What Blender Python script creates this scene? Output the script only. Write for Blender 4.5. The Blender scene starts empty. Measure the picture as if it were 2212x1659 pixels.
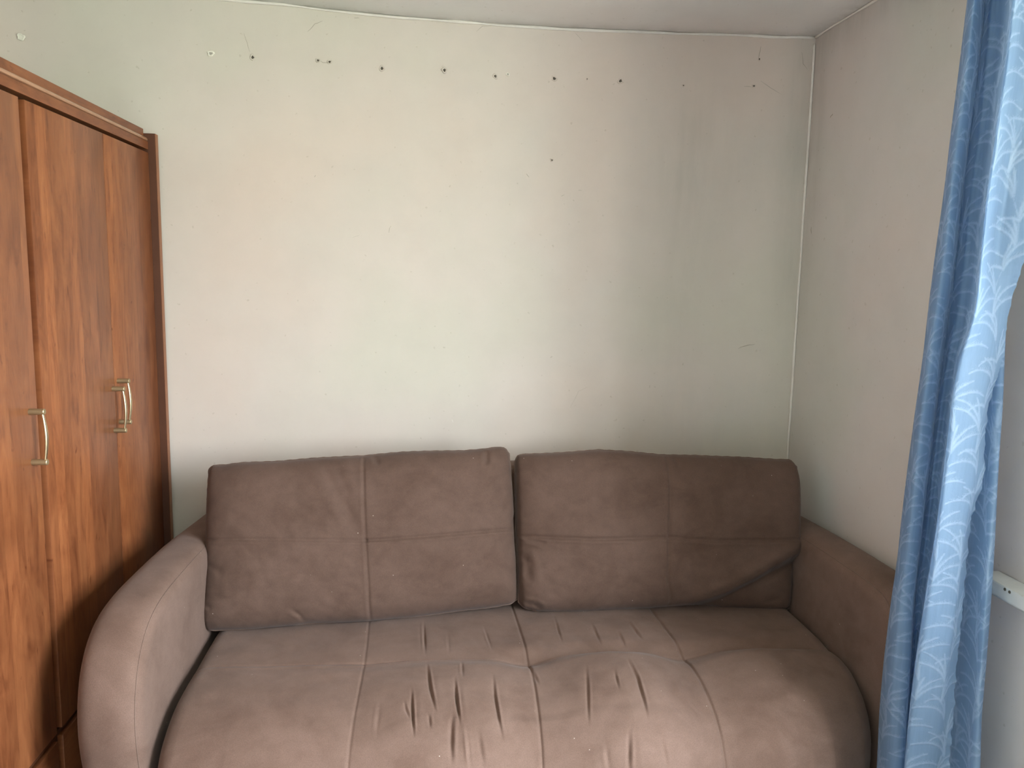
import bpy, bmesh, math, random
import numpy as np
from mathutils import Matrix, Vector
random.seed(4)
rng = np.random.default_rng(7)
SC = bpy.context.scene
COL = SC.collection

# ------------------------------------------------------------------ camera, sky, light, exposure
CAM = np.array([0.0, -2.957, 1.6])
F_PX, PITCH, YAW, ROLL = 1720.6, .1339, .1007, .019
_fw = np.array([math.sin(YAW)*math.cos(PITCH), math.cos(YAW)*math.cos(PITCH), -math.sin(PITCH)])
_rt = np.array([math.cos(YAW), -math.sin(YAW), 0.0])
_up = np.cross(_rt, _fw)
_c, _s = math.cos(ROLL), math.sin(ROLL)
CX = _c*_rt + _s*_up
CY = -_s*_rt + _c*_up
cam_data = bpy.data.cameras.new('camera')
cam_data.sensor_width = 36.0
cam_data.lens = 36.0*F_PX/2212.0
cam_data.clip_start = .02
cam = bpy.data.objects.new('camera', cam_data)
M = Matrix.Identity(4)
for i in range(3):
    M[i][0], M[i][1], M[i][2], M[i][3] = CX[i], CY[i], -_fw[i], CAM[i]
cam.matrix_world = M
COL.objects.link(cam)
SC.camera = cam

vs = SC.view_settings
vs.view_transform = 'Standard'
vs.look = 'None'
vs.gamma = 1.0
vs.use_curve_mapping = False
vs.exposure = 1.3

world = bpy.data.worlds.new('overcast_daylight')
SC.world = world
world.use_nodes = True
wn = world.node_tree.nodes
wl = world.node_tree.links
wn.clear()
w_out = wn.new('ShaderNodeOutputWorld')
w_bg = wn.new('ShaderNodeBackground')
w_bg.inputs['Strength'].default_value = 22.5
w_tc = wn.new('ShaderNodeTexCoord')
w_sep = wn.new('ShaderNodeSeparateXYZ')
w_ramp = wn.new('ShaderNodeValToRGB')      # leafy ground below the horizon, overcast sky above it
w_map = wn.new('ShaderNodeMapRange')
w_map.inputs['From Min'].default_value = -1
w_map.inputs['From Max'].default_value = 1
cr = w_ramp.color_ramp
cr.elements[0].position = .0
cr.elements[0].color = (.42, .44, .36, 1)
cr.elements[1].position = 1
cr.elements[1].color = (1.15, 1.27, 1.45, 1)
e = cr.elements.new(.47); e.color = (.57, .585, .50, 1)
e = cr.elements.new(.55); e.color = (.86, .90, .96, 1)
e = cr.elements.new(.75); e.color = (1.12, 1.2, 1.32, 1)
wl.new(w_tc.outputs['Generated'], w_sep.inputs[0])
wl.new(w_sep.outputs['Z'], w_map.inputs['Value'])
wl.new(w_map.outputs[0], w_ramp.inputs[0])
wl.new(w_ramp.outputs[0], w_bg.inputs['Color'])
wl.new(w_bg.outputs[0], w_out.inputs[0])

# the window opening (in the right wall) guides the sampling of that daylight
WIN_Y0, WIN_Y1, WIN_Z0, WIN_Z1 = -3.35, -1.80, .90, 2.25
XR = 1.3995                     # right wall
pl = bpy.data.lights.new('window_daylight_portal', 'AREA')
pl.shape = 'RECTANGLE'
pl.size = WIN_Z1-WIN_Z0
pl.size_y = WIN_Y1-WIN_Y0
pl.cycles.is_portal = True
po = bpy.data.objects.new('window_daylight_portal', pl)
po.location = (XR+.27, (WIN_Y0+WIN_Y1)/2, (WIN_Z0+WIN_Z1)/2)
po.rotation_euler = (0, math.radians(90), 0)
COL.objects.link(po)

SC.cycles.max_bounces = 12
SC.cycles.diffuse_bounces = 8
SC.cycles.sample_clamp_indirect = 6.0

# ------------------------------------------------------------------ helpers
def proj(P):
    d = np.asarray(P, float) - CAM
    z = d @ _fw
    return np.stack([1106.0+F_PX*(d @ CX)/z, 829.5-F_PX*(d @ CY)/z], -1)

def on(px, py, axis, val):
    """the point of a known plane that a sight line of the survey photograph meets"""
    d = _fw + (px-1106.0)/F_PX*CX - (py-829.5)/F_PX*CY
    t = (val-CAM[axis])/d[axis]
    return CAM + d*t

def link(o, parent=None):
    COL.objects.link(o)
    if parent is not None:
        o.parent = parent
    return o

def empty(name, loc, label=None, cat=None, group=None):
    o = bpy.data.objects.new(name, None)
    o.empty_display_size = .1
    o.location = loc
    link(o)
    tag(o, label, cat, group)
    return o

def tag(o, label=None, cat=None, group=None, kind=None):
    if label: o['label'] = label
    if cat: o['category'] = cat
    if group: o['group'] = group
    if kind: o['kind'] = kind
    return o

def place(o, parent):
    """parent keeping the mesh where it was built in world coordinates"""
    if parent is not None:
        o.parent = parent
        base = parent.matrix_basis.copy()
        p = parent.parent
        while p is not None:
            base = p.matrix_basis @ o_inv(p) @ base if False else p.matrix_basis @ parent.matrix_parent_inverse @ base
            parent, p = p, p.parent
        o.matrix_parent_inverse = base.inverted()
    return o

def from_bm(name, bm, mats, parent=None, smooth=False, angle=None):
    bmesh.ops.recalc_face_normals(bm, faces=bm.faces)
    me = bpy.data.meshes.new(name)
    bm.to_mesh(me)
    bm.free()
    if not isinstance(mats, (list, tuple)): mats = [mats]
    for m in mats: me.materials.append(m)
    if smooth:
        me.polygons.foreach_set('use_smooth', [True]*len(me.polygons))
        if angle is not None:
            me.set_sharp_from_angle(angle=math.radians(angle))
    o = bpy.data.objects.new(name, me)
    COL.objects.link(o)
    return place(o, parent)

def bm_box(bm, lo, hi, bevel=0.0, seg=2):
    lo = Vector(lo); hi = Vector(hi)
    r = bmesh.ops.create_cube(bm, size=1.0)
    vs_ = r['verts']
    c = (lo+hi)/2; d = hi-lo
    for v in vs_:
        v.co = Vector((v.co.x*d.x+c.x, v.co.y*d.y+c.y, v.co.z*d.z+c.z))
    if bevel > 0:
        es = list({e for v in vs_ for e in v.link_edges})
        bmesh.ops.bevel(bm, geom=es, offset=bevel, segments=seg, profile=.5, affect='EDGES')

def box(name, lo, hi, mat, parent=None, bevel=0.0, seg=2):
    bm = bmesh.new()
    bm_box(bm, lo, hi, bevel, seg)
    return from_bm(name, bm, mat, parent, smooth=bevel > 0, angle=35)

def bm_tube(bm, pts, radii, n=12, cap=True, flat=(1, 1)):
    pts = [Vector(p) for p in pts]
    if not hasattr(radii, '__len__'): radii = [radii]*len(pts)
    rings = []
    t0 = (pts[1]-pts[0]).normalized()
    ref = Vector((0, 0, 1)) if abs(t0.z) < .9 else Vector((1, 0, 0))
    for i, p in enumerate(pts):
        t = (pts[min(i+1, len(pts)-1)]-pts[max(i-1, 0)]).normalized()
        a = (ref - t*ref.dot(t)).normalized()
        b = t.cross(a)
        ref = a
        rings.append([bm.verts.new(p+a*math.cos(2*math.pi*k/n)*radii[i]*flat[0]+b*math.sin(2*math.pi*k/n)*radii[i]*flat[1]) for k in range(n)])
    for i in range(len(rings)-1):
        for k in range(n):
            bm.faces.new((rings[i][k], rings[i][(k+1) % n], rings[i+1][(k+1) % n], rings[i+1][k]))
    if cap:
        bm.faces.new(rings[0][::-1]); bm.faces.new(rings[-1])

def grid_mesh(name, P, mats, parent=None, closed_u=False, smooth=True, color=None, flip=False):
    """P: (nu, nv, 3) array of world points -> quads"""
    nu, nv = P.shape[:2]
    me = bpy.data.meshes.new(name)
    idx = np.arange(nu*nv).reshape(nu, nv)
    if closed_u:
        a = idx; b = np.roll(idx, -1, 0)
        q = np.stack([a[:, :-1], b[:, :-1], b[:, 1:], a[:, 1:]], -1).reshape(-1, 4)
    else:
        q = np.stack([idx[:-1, :-1], idx[1:, :-1], idx[1:, 1:], idx[:-1, 1:]], -1).reshape(-1, 4)
    if flip: q = q[:, ::-1]
    me.vertices.add(nu*nv)
    me.vertices.foreach_set('co', np.ascontiguousarray(P, dtype=np.float32).ravel())
    me.loops.add(q.size)
    me.loops.foreach_set('vertex_index', np.ascontiguousarray(q, dtype=np.int32).ravel())
    me.polygons.add(len(q))
    me.polygons.foreach_set('loop_start', np.arange(0, q.size, 4, dtype=np.int32))
    me.polygons.foreach_set('use_smooth', np.ones(len(q), dtype=bool))
    me.update(calc_edges=True)
    if color is not None:
        at = me.color_attributes.new('weave', 'FLOAT_COLOR', 'POINT')
        cc = np.ones((nu*nv, 4), dtype=np.float32)
        cc[:, :3] = color.reshape(-1, 1)
        at.data.foreach_set('color', cc.ravel())
    if not isinstance(mats, (list, tuple)): mats = [mats]
    for m in mats: me.materials.append(m)
    o = bpy.data.objects.new(name, me)
    COL.objects.link(o)
    return place(o, parent)

def merge_grids(name, Ps, mat, parent=None):
    bm = bmesh.new()
    for P in Ps:
        nu, nv = P.shape[:2]
        V = [[bm.verts.new(P[i, j]) for j in range(nv)] for i in range(nu)]
        for i in range(nu-1):
            for j in range(nv-1):
                bm.faces.new((V[i][j], V[i+1][j], V[i+1][j+1], V[i][j+1]))
    bmesh.ops.remove_doubles(bm, verts=bm.verts, dist=1e-5)
    return from_bm(name, bm, mat, parent, smooth=True)

def sstep(a, b, x):
    t = np.clip((x-a)/(b-a), 0, 1)
    return t*t*(3-2*t)

def vnoise(x, y, seed=0):
    """smooth value noise on numpy arrays, about -1..1"""
    r = np.random.default_rng(seed)
    T = r.uniform(-1, 1, (64, 64))
    xi = np.floor(x).astype(int); yi = np.floor(y).astype(int)
    fx = x-xi; fy = y-yi
    fx = fx*fx*(3-2*fx); fy = fy*fy*(3-2*fy)
    g = lambda a, b: T[a % 64, b % 64]
    return (g(xi, yi)*(1-fx)+g(xi+1, yi)*fx)*(1-fy)+(g(xi, yi+1)*(1-fx)+g(xi+1, yi+1)*fx)*fy

def crease(Q, pts, w, depth, ridge=.45, taper=.25, side=1):
    """groove along a polyline (pattern coordinates Q = (...,2)); returns a displacement"""
    pts = [np.array(p, float) for p in pts]
    L = [0]
    for a, b in zip(pts[:-1], pts[1:]): L.append(L[-1]+np.linalg.norm(b-a))
    best = np.full(Q.shape[:-1], 1e9); sg = np.zeros_like(best); tt = np.zeros_like(best)
    for i, (a, b) in enumerate(zip(pts[:-1], pts[1:])):
        d = b-a; l2 = d @ d
        t = ((Q-a) @ d)/l2
        tc = np.clip(t, 0, 1)
        v = Q-(a+tc[..., None]*d)
        dist = np.sqrt((v**2).sum(-1))
        s = (d[0]*(Q[..., 1]-a[1])-d[1]*(Q[..., 0]-a[0]))/math.sqrt(l2)
        m = dist < best
        best = np.where(m, dist, best)
        sg = np.where(m, np.sign(s)*dist, sg)
        tt = np.where(m, (L[i]+tc*math.sqrt(l2))/L[-1], tt)
    k = sstep(0, taper, tt)*sstep(0, taper, 1-tt)
    if taper <= 0: k = 1.0
    return k*(-depth*np.exp(-(best/w)**2)+ridge*depth*np.exp(-((sg*side-1.9*w)/(1.1*w))**2)*np.exp(-(np.maximum(best-2*w, 0)/(2*w))**2))

# ------------------------------------------------------------------ materials
def mat(name):
    m = bpy.data.materials.new(name)
    m.use_nodes = True
    nt = m.node_tree
    b = nt.nodes['Principled BSDF']
    return m, nt, nt.nodes, nt.links, b

def node(nt, t, **kw):
    n = nt.nodes.new(t)
    for k, v in kw.items():
        if k in n.inputs.keys(): n.inputs[k].default_value = v
        else: setattr(n, k, v)
    return n

def mixc(nt, fac, a, b, mode='MIX'):
    n = nt.nodes.new('ShaderNodeMix')
    n.data_type = 'RGBA'
    n.blend_type = mode
    for s, v in ((n.inputs[0], fac), (n.inputs[6], a), (n.inputs[7], b)):
        if hasattr(v, 'is_linked') or hasattr(v, 'links'): nt.links.new(v, s)
        else:
            s.default_value = v if not isinstance(v, tuple) or len(v) == 4 else (*v, 1)
    return n.outputs[2]

def ramp(nt, fac, stops, interp='LINEAR'):
    n = nt.nodes.new('ShaderNodeValToRGB')
    n.color_ramp.interpolation = interp
    el = n.color_ramp.elements
    el[0].position, el[0].color = stops[0][0], (*stops[0][1], 1)
    el[1].position, el[1].color = stops[-1][0], (*stops[-1][1], 1)
    for p, c in stops[1:-1]:
        q = el.new(p); q.color = (*c, 1)
    nt.links.new(fac, n.inputs[0])
    return n.outputs[0]

def coords(nt, scale=(1, 1, 1), loc=(0, 0, 0), kind='Object'):
    tc = nt.nodes.new('ShaderNodeTexCoord')
    mp = nt.nodes.new('ShaderNodeMapping')
    mp.inputs['Scale'].default_value = scale
    mp.inputs['Location'].default_value = loc
    nt.links.new(tc.outputs[kind], mp.inputs[0])
    return mp.outputs[0]

def noise(nt, vec, scale, detail=4, rough=.55, dist=0.0):
    n = node(nt, 'ShaderNodeTexNoise', Scale=scale, Detail=detail, Roughness=rough, Distortion=dist)
    nt.links.new(vec, n.inputs['Vector'])
    return n.outputs['Fac']

def math_n(nt, op, a, b=None, c=None, clamp=False):
    n = nt.nodes.new('ShaderNodeMath'); n.operation = op; n.use_clamp = clamp
    for s, v in zip(n.inputs, (a, b, c)):
        if v is None: continue
        if hasattr(v, 'links'): nt.links.new(v, s)
        else: s.default_value = v
    return n.outputs[0]

def bump(nt, bsdf, height, strength, dist=.01):
    n = node(nt, 'ShaderNodeBump', Strength=strength, Distance=dist)
    nt.links.new(height, n.inputs['Height'])
    nt.links.new(n.outputs[0], bsdf.inputs['Normal'])
    return n

def wall_material(name, base, stains_and_bands=()):
    m, nt, N, L, b = mat(name)
    v = coords(nt)
    big = noise(nt, v, 1.1, 3, .5)
    mid = noise(nt, v, 7, 6, .6)
    g = tuple(x*y for x, y in zip(base, (.955, 1.0, .965)))
    p = tuple(x*y for x, y in zip(base, (1.03, .985, .97)))
    col = ramp(nt, big, [(.36, g), (.5, base), (.64, p)])
    col = mixc(nt, 1.0, col, ramp(nt, mid, [(.25, (.955, .955, .955)), (.6, (1, 1, 1))]), 'MULTIPLY')
    # fine specks of grime
    sp = noise(nt, v, 55, 2, .4)
    col = mixc(nt, 1.0, col, ramp(nt, sp, [(.24, (.86, .85, .82)), (.30, (1, 1, 1))]), 'MULTIPLY')
    sep = nt.nodes.new('ShaderNodeSeparateXYZ'); L.new(v, sep.inputs[0])
    for (axis, c0, wd, axis2, c2, wd2, tint, amt) in stains_and_bands:      # stains and darker bands: where, how wide, colour, strength
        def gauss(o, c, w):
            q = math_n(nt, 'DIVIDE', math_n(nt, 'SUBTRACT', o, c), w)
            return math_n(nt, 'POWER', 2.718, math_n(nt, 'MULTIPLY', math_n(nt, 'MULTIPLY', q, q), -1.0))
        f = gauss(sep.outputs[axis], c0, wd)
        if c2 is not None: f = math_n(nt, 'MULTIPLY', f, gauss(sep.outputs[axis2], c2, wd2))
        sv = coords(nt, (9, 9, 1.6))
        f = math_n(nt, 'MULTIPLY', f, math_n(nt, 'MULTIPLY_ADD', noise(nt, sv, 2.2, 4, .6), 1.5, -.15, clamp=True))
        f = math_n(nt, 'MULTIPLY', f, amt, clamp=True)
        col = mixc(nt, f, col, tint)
    L.new(col, b.inputs['Base Color'])
    b.inputs['Roughness'].default_value = .62
    b.inputs['Specular IOR Level'].default_value = .3
    h = math_n(nt, 'ADD', math_n(nt, 'MULTIPLY', noise(nt, v, 3.2, 3, .5), 1.0), math_n(nt, 'MULTIPLY', noise(nt, v, 60, 3, .6), .035))
    bump(nt, b, h, .35, .012)
    return m

WALL = (.60, .537, .480)
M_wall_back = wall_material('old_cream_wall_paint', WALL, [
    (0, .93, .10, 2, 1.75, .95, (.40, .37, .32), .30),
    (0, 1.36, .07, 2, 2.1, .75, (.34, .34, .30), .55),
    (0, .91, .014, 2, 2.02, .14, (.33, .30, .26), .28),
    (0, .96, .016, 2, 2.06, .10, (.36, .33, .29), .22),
    (0, 1.05, .30, 2, 2.0, .22, (.42, .40, .35), .30),  # this and the next: broad darker patches
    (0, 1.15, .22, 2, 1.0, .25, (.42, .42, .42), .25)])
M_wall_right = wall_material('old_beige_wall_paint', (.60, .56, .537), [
    (1, -.03, .08, 2, 2.2, .6, (.36, .33, .29), .6),  # darker along the corner, then under the ceiling
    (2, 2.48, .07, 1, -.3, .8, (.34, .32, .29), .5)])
M_wall = wall_material('pale_blue_wall_paint', (.77, .80, .83))
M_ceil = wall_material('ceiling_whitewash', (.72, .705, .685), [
    (0, 1.40, .07, 1, None, 1, (.36, .34, .31), .55),  # darker bands along the right and back edges
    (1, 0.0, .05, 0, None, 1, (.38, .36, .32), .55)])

def plain(name, col, rough=.5, metal=0.0, spec=.5):
    m, nt, N, L, b = mat(name)
    v = coords(nt)
    n1 = noise(nt, v, 18, 4, .6)
    L.new(ramp(nt, n1, [(.3, tuple(c*.92 for c in col)), (.7, tuple(min(1, c*1.06) for c in col))]), b.inputs['Base Color'])
    b.inputs['Roughness'].default_value = rough
    b.inputs['Metallic'].default_value = metal
    b.inputs['Specular IOR Level'].default_value = spec
    return m
M_bead = plain('thick_paint_bead', (.70, .665, .61), .5)
M_plaster = plain('chipped_white_plaster', (.74, .71, .63), .8)
M_dark = plain('dark_hole', (.085, .075, .06), .9)
M_plug = plain('grey_plug', (.34, .32, .28), .7)
M_crack = plain('hairline_crack', (.40, .36, .30), .9)
M_white = plain('white_enamel', (.80, .80, .78), .35)
M_plastic = plain('worn_white_sill', (.66, .66, .64), .4)
M_brass = plain('satin_brass', (.66, .55, .36), .30, 1.0)
M_brass_post = plain('dull_brass', (.42, .33, .20), .48, .85)
M_rubber = plain('black_plastic', (.02, .02, .02), .5)

def wood_material(name, tint=1.0, stave=.052, seed=0.0, vertical=True, gloss=.36):
    """cherry laminate printed as glued staves; grain runs along Z (vertical) or Y"""
    m, nt, N, L, b = mat(name)
    tc = nt.nodes.new('ShaderNodeTexCoord')
    sep = nt.nodes.new('ShaderNodeSeparateXYZ'); L.new(tc.outputs['Object'], sep.inputs[0])
    across = sep.outputs['Y'] if vertical else sep.outputs['Z']
    along = sep.outputs['Z'] if vertical else sep.outputs['Y']
    across = math_n(nt, 'ADD', across, seed)
    st = math_n(nt, 'FLOOR', math_n(nt, 'DIVIDE', across, stave))
    wn1 = nt.nodes.new('ShaderNodeTexWhiteNoise'); wn1.noise_dimensions = '1D'; L.new(st, wn1.inputs['W'])
    # grain coordinates, shifted at random from stave to stave
    def gvec(ka, kl, shift):
        cgn = nt.nodes.new('ShaderNodeCombineXYZ')
        L.new(math_n(nt, 'MULTIPLY', across, ka), cgn.inputs[0])
        L.new(math_n(nt, 'MULTIPLY_ADD', wn1.outputs['Value'], shift, math_n(nt, 'MULTIPLY', along, kl)), cgn.inputs[1])
        L.new(math_n(nt, 'MULTIPLY', st, .9 if shift else 0.0), cgn.inputs[2])
        return cgn.outputs[0]
    flame = noise(nt, gvec(21.0, 4.2, 9.0), 1.0, 6, .64, 1.6)
    blot = noise(nt, gvec(7.0, 3.4, 0.0), 1.0, 5, .64, 1.0)
    fine = noise(nt, gvec(120.0, 7.0, 0.0), 1.0, 3, .6, .4)
    g2 = fine
    lo = tuple(c*tint for c in (.140, .042, .016))
    md = tuple(c*tint for c in (.232, .078, .030))
    hi = tuple(c*tint for c in (.300, .112, .043))
    c1 = ramp(nt, flame, [(.26, lo), (.46, md), (.72, hi)])
    c1 = mixc(nt, 1.0, c1, ramp(nt, blot, [(.30, (.76, .72, .70)), (.55, (1, 1, 1)), (.75, (1.10, 1.08, 1.05))]), 'MULTIPLY')
    c1 = mixc(nt, 1.0, c1, ramp(nt, fine, [(.30, (.90, .88, .87)), (.58, (1, 1, 1))]), 'MULTIPLY')
    c1 = mixc(nt, 1.0, c1, ramp(nt, wn1.outputs['Value'], [(0, (.84, .82, .82)), (.5, (.98, .98, .98)), (1, (1.12, 1.11, 1.07))]), 'MULTIPLY')
    # scattered dark flecks
    fl = noise(nt, gvec(46.0, 13.0, 5.0), 1.0, 2, .5, 1.0)
    c1 = mixc(nt, 1.0, c1, ramp(nt, fl, [(.24, (.55, .42, .36)), (.31, (1, 1, 1))]), 'MULTIPLY')
    L.new(c1, b.inputs['Base Color'])
    b.inputs['Roughness'].default_value = gloss
    b.inputs['Specular IOR Level'].default_value = .30
    bump(nt, b, g2, .05, .002)
    return m
M_wood = wood_material('cherry_laminate')
M_wood_h = wood_material('cherry_laminate_rail', .95, .07, .3, vertical=False)
M_wood_edge = plain('cherry_edge_band', (.26, .10, .042), .42)
M_wood_dark = plain('cherry_inner_edge', (.088, .031, .014), .5)
M_mould = plain('glossy_moulding_highlight', (.36, .19, .115), .22)  # bead paler than the cherry: its highlight is put into the colour
M_carcass = plain('dark_carcass', (.055, .035, .022), .7)

def fabric_material(name, col):
    m, nt, N, L, b = mat(name)
    v = coords(nt)
    brush = noise(nt, coords(nt, (1, 1, 1.4)), 5.5, 5, .6, .6)
    mid = noise(nt, v, 26, 4, .6)
    fine = noise(nt, v, 520, 2, .5)
    d = tuple(c*k for c, k in zip(col, (.84, .815, .80)))
    h = tuple(c*k for c, k in zip(col, (1.10, 1.11, 1.13)))
    c1 = ramp(nt, brush, [(.33, d), (.5, col), (.68, h)])
    c1 = mixc(nt, 1.0, c1, ramp(nt, mid, [(.28, (.93, .925, .92)), (.65, (1.04, 1.04, 1.04))]), 'MULTIPLY')
    c1 = mixc(nt, 1.0, c1, ramp(nt, fine, [(.3, (.86, .86, .86)), (.7, (1.1, 1.1, 1.1))]), 'MULTIPLY')
    vor = node(nt, 'ShaderNodeTexVoronoi', Scale=17.0); L.new(v, vor.inputs['Vector'])       # specks of lint
    c1 = mixc(nt, ramp(nt, vor.outputs['Distance'], [(.012, (.7, .7, .7)), (.030, (0, 0, 0))]), c1, (.62, .55, .48))
    L.new(c1, b.inputs['Base Color'])
    b.inputs['Roughness'].default_value = .88
    b.inputs['Specular IOR Level'].default_value = .15
    b.inputs['Sheen Weight'].default_value = .11
    b.inputs['Sheen Roughness'].default_value = .45
    b.inputs['Sheen Tint'].default_value = (.88, .82, .80, 1)
    hh = math_n(nt, 'ADD', math_n(nt, 'MULTIPLY', fine, .25), mid)
    bump(nt, b, hh, .28, .0022)
    return m
M_fab = fabric_material('taupe_velour_lit_tone', (.154, .097, .075))  # paler copy: the light from above on seat and arms is in its colour
M_fab_shade = fabric_material('taupe_velour_shade_tone', (.102, .062, .047))  # same velour, darkened: the cushions' lesser light is put into the colour
M_pipe = fabric_material('taupe_piping', (.15, .098, .077))
M_fab_dark = fabric_material('taupe_velour_base', (.15, .10, .078))

# ------------------------------------------------------------------ room
HC = 2.5
Y_FRONT, XL = -4.5, -1.54
# ceiling line of the back wall, surveyed: it sags in the middle
cs = [(-1.6, 2.545), (-1.0, 2.535), (-.598, 2.521), (-.38, 2.508), (-.126, 2.495), (.15, 2.488), (.414, 2.484), (.905, 2.489), (1.386, 2.497), (1.7, 2.5)]
def ceil_z(x, y):
    z0 = np.interp(x, [c[0] for c in cs], [c[1] for c in cs])
    k = np.exp(-np.abs(y)/.9)
    return HC+(z0-HC)*k
X, Y = np.meshgrid(np.linspace(-1.6, 1.72, 60), np.linspace(.12, Y_FRONT-.1, 70), indexing='ij')
Pc = np.stack([X, Y, ceil_z(X, np.minimum(Y, 0))], -1)
low = Pc; top = Pc.copy(); top[..., 2] = 2.72
o = grid_mesh('ceiling', low, M_ceil, flip=False); tag(o, kind='structure')
o = box('floor', (XL-.1, Y_FRONT-.1, -.12), (XR+.3, .12, 0), plain('beige_carpet', (.43, .415, .40), .95)); tag(o, kind='structure')

# back wall, a slightly uneven plaster face
X, Z = np.meshgrid(np.linspace(XL-.1, XR+.05, 90), np.linspace(-.1, 2.6, 80), indexing='ij')
Pw = np.stack([X, .0022*vnoise(X*3+5, Z*3+2, 3)*(np.abs(X-XR) > .06), Z], -1)
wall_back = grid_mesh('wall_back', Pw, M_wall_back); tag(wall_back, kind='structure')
bm = bmesh.new()
bm_box(bm, (XR, WIN_Y1, -.1), (XR+.3, .1, 2.6))
bm_box(bm, (XR, Y_FRONT-.1, -.1), (XR+.3, WIN_Y0, 2.6))
bm_box(bm, (XR, WIN_Y0, -.1), (XR+.3, WIN_Y1, WIN_Z0))
bm_box(bm, (XR, WIN_Y0, WIN_Z1), (XR+.3, WIN_Y1, 2.6))
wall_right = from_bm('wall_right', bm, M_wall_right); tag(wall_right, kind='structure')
o = box('wall_left', (XL-.1, Y_FRONT-.1, -.1), (XL, .1, 2.6), M_wall); tag(o, kind='structure')
o = box('wall_front', (XL-.1, Y_FRONT-.12, -.1), (XR+.3, Y_FRONT, 2.6), M_wall); tag(o, kind='structure')

# ridges of old paint where the planes meet
bm = bmesh.new()
zz = np.linspace(.02, 2.47, 70)
bm_tube(bm, [(XR-.004+.0012*vnoise(np.array(z*9), np.array(1.), 5), -.004+.001*vnoise(np.array(z*7), np.array(3.), 6), z) for z in zz],
        [.0042+.0016*float(vnoise(np.array(z*12), np.array(.5), 8)) for z in zz], 8)
tag(from_bm('trim_1', bm, M_bead, smooth=True), kind='structure')
bm = bmesh.new()
xx = np.linspace(XL, XR-.005, 130)
bm_tube(bm, [(x, -.003, float(ceil_z(x, 0))-.005+.002*float(vnoise(np.array(x*8), np.array(2.), 9))) for x in xx],
        [.0048+.002*float(vnoise(np.array(x*11), np.array(4.), 11)) for x in xx], 8)
tag(from_bm('trim_2', bm, M_bead, smooth=True), kind='structure')
bm = bmesh.new()
yy = np.linspace(-.01, -3.2, 90)
bm_tube(bm, [(XR-.004, y, float(ceil_z(XR, y))-.004+.002*float(vnoise(np.array(y*8), np.array(2.), 19))) for y in yy],
        [.0045+.0018*float(vnoise(np.array(y*11), np.array(4.), 21)) for y in yy], 8)
tag(from_bm('trim_3', bm, M_bead, smooth=True), kind='structure')

# old plug holes in a row under the ceiling, each a small crater with a broken rim
holes = [(45, 80, 9, 0), (455, 116, 8, 1), (546, 124, 7, 2), (687, 131, 6, 2), (712, 134, 6, 2), (825, 148, 7, 2), (960, 152, 7, 2),
         (1070, 165, 7, 2), (1097, 161, 5, 1), (1197, 170, 8, 2), (1340, 175, 8, 2), (1268, 171, 3, 2), (1476, 185, 4, 2), (1628, 186, 5, 2), (1192, 346, 4, 2), (1640, 128, 4, 2)]
for n, (px, py, r, k) in enumerate(holes):
    c = on(px, py, 1, 0.0)
    rr = r*.00172*.62
    bm = bmesh.new()
    nseg = 14
    ph = random.random()*6
    rings = []
    prof = [(1.35, -.0005), (1.12, -.0026), (.86, -.0024), (.62, -.0008)]
    for q, (f, y) in enumerate(prof):
        rings.append([bm.verts.new((c[0]+rr*f*math.cos(a)*(1+.22*math.sin(3*a+ph)+.12*math.sin(5*a+n)), y-.0016*(f < 1.3), c[2]+rr*f*math.sin(a)*(1+.2*math.sin(2*a+ph*2))))
                      for a in [2*math.pi*i/nseg for i in range(nseg)]])
    for a, b_ in zip(rings[:-1], rings[1:]):
        for i in range(nseg):
            f = bm.faces.new((a[i], a[(i+1) % nseg], b_[(i+1) % nseg], b_[i])); f.material_index = 0
    f = bm.faces.new(rings[-1]); f.material_index = 1
    from_bm('plug_hole', bm, [M_plaster if k < 2 else M_wall_back, M_plaster if k == 0 else (M_plug if k == 1 else M_dark)], wall_back, smooth=False)

def ribbon(name, pts, axis, val, w, parent, material=None):
    """a hairline crack: thin raised lip of flaking paint along a line on a wall"""
    P = [on(px, py, axis, val) for px, py in pts]
    bm = bmesh.new()
    dens = []
    for a, b_ in zip(P[:-1], P[1:]):
        for t in (0, .33, .66): dens.append(a+(b_-a)*t+rng.normal(0, w*.8, 3)*(np.arange(3) != axis))
    dens.append(P[-1])
    for q in dens: q[axis] = val
    n = len(dens)
    bm_tube(bm, dens, [w*(.35+.65*math.sin(math.pi*min(max(i/(n-1), .05), .95))) for i in range(n)], 5)
    return from_bm(name, bm, material or M_crack, parent)
cracks = [([(1644, 100), (1641, 115), (1637, 128)], .0016), ([(1155, 70), (1180, 72), (1207, 63)], .0009), ([(1240, 68), (1258, 88)], .0008),
          ([(1030, 68), (1042, 57), (1064, 56)], .0008), ([(665, 68), (680, 52), (697, 45)], .0007), ([(527, 72), (531, 85), (540, 112)], .0007),
          ([(766, 38), (776, 39)], .0011), ([(1643, 175), (1665, 190), (1690, 205)], .0011), ([(1608, 186), (1624, 188)], .0009),
          ([(690, 131), (700, 136), (711, 135)], .0011), ([(1595, 753), (1613, 746), (1630, 744)], .0011), ([(843, 490), (840, 503)], .0011),
          ([(755, 515), (768, 511), (780, 507)], .0007), ([(1232, 880), (1250, 845), (1290, 826)], .0004), ([(682, 378), (680, 383)], .001), ([(1137, 375), (1143, 383)], .001),
          ([(1192, 346), (1188, 343)], .0013), ([(1212, 424), (1219, 421)], .001), ([(1249, 411), (1257, 411)], .0008), ([(1404, 832), (1403, 838)], .001),
          ([(1474, 790), (1476, 784)], .001), ([(976, 905), (979, 914)], .0013), ([(1732, 112), (1735, 138), (1744, 150)], .001)]
for pts, w in cracks:
    ribbon('paint_crack', pts, 1, -.0006, w, wall_back, M_bead if pts[0][0] == 976 else None)
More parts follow.
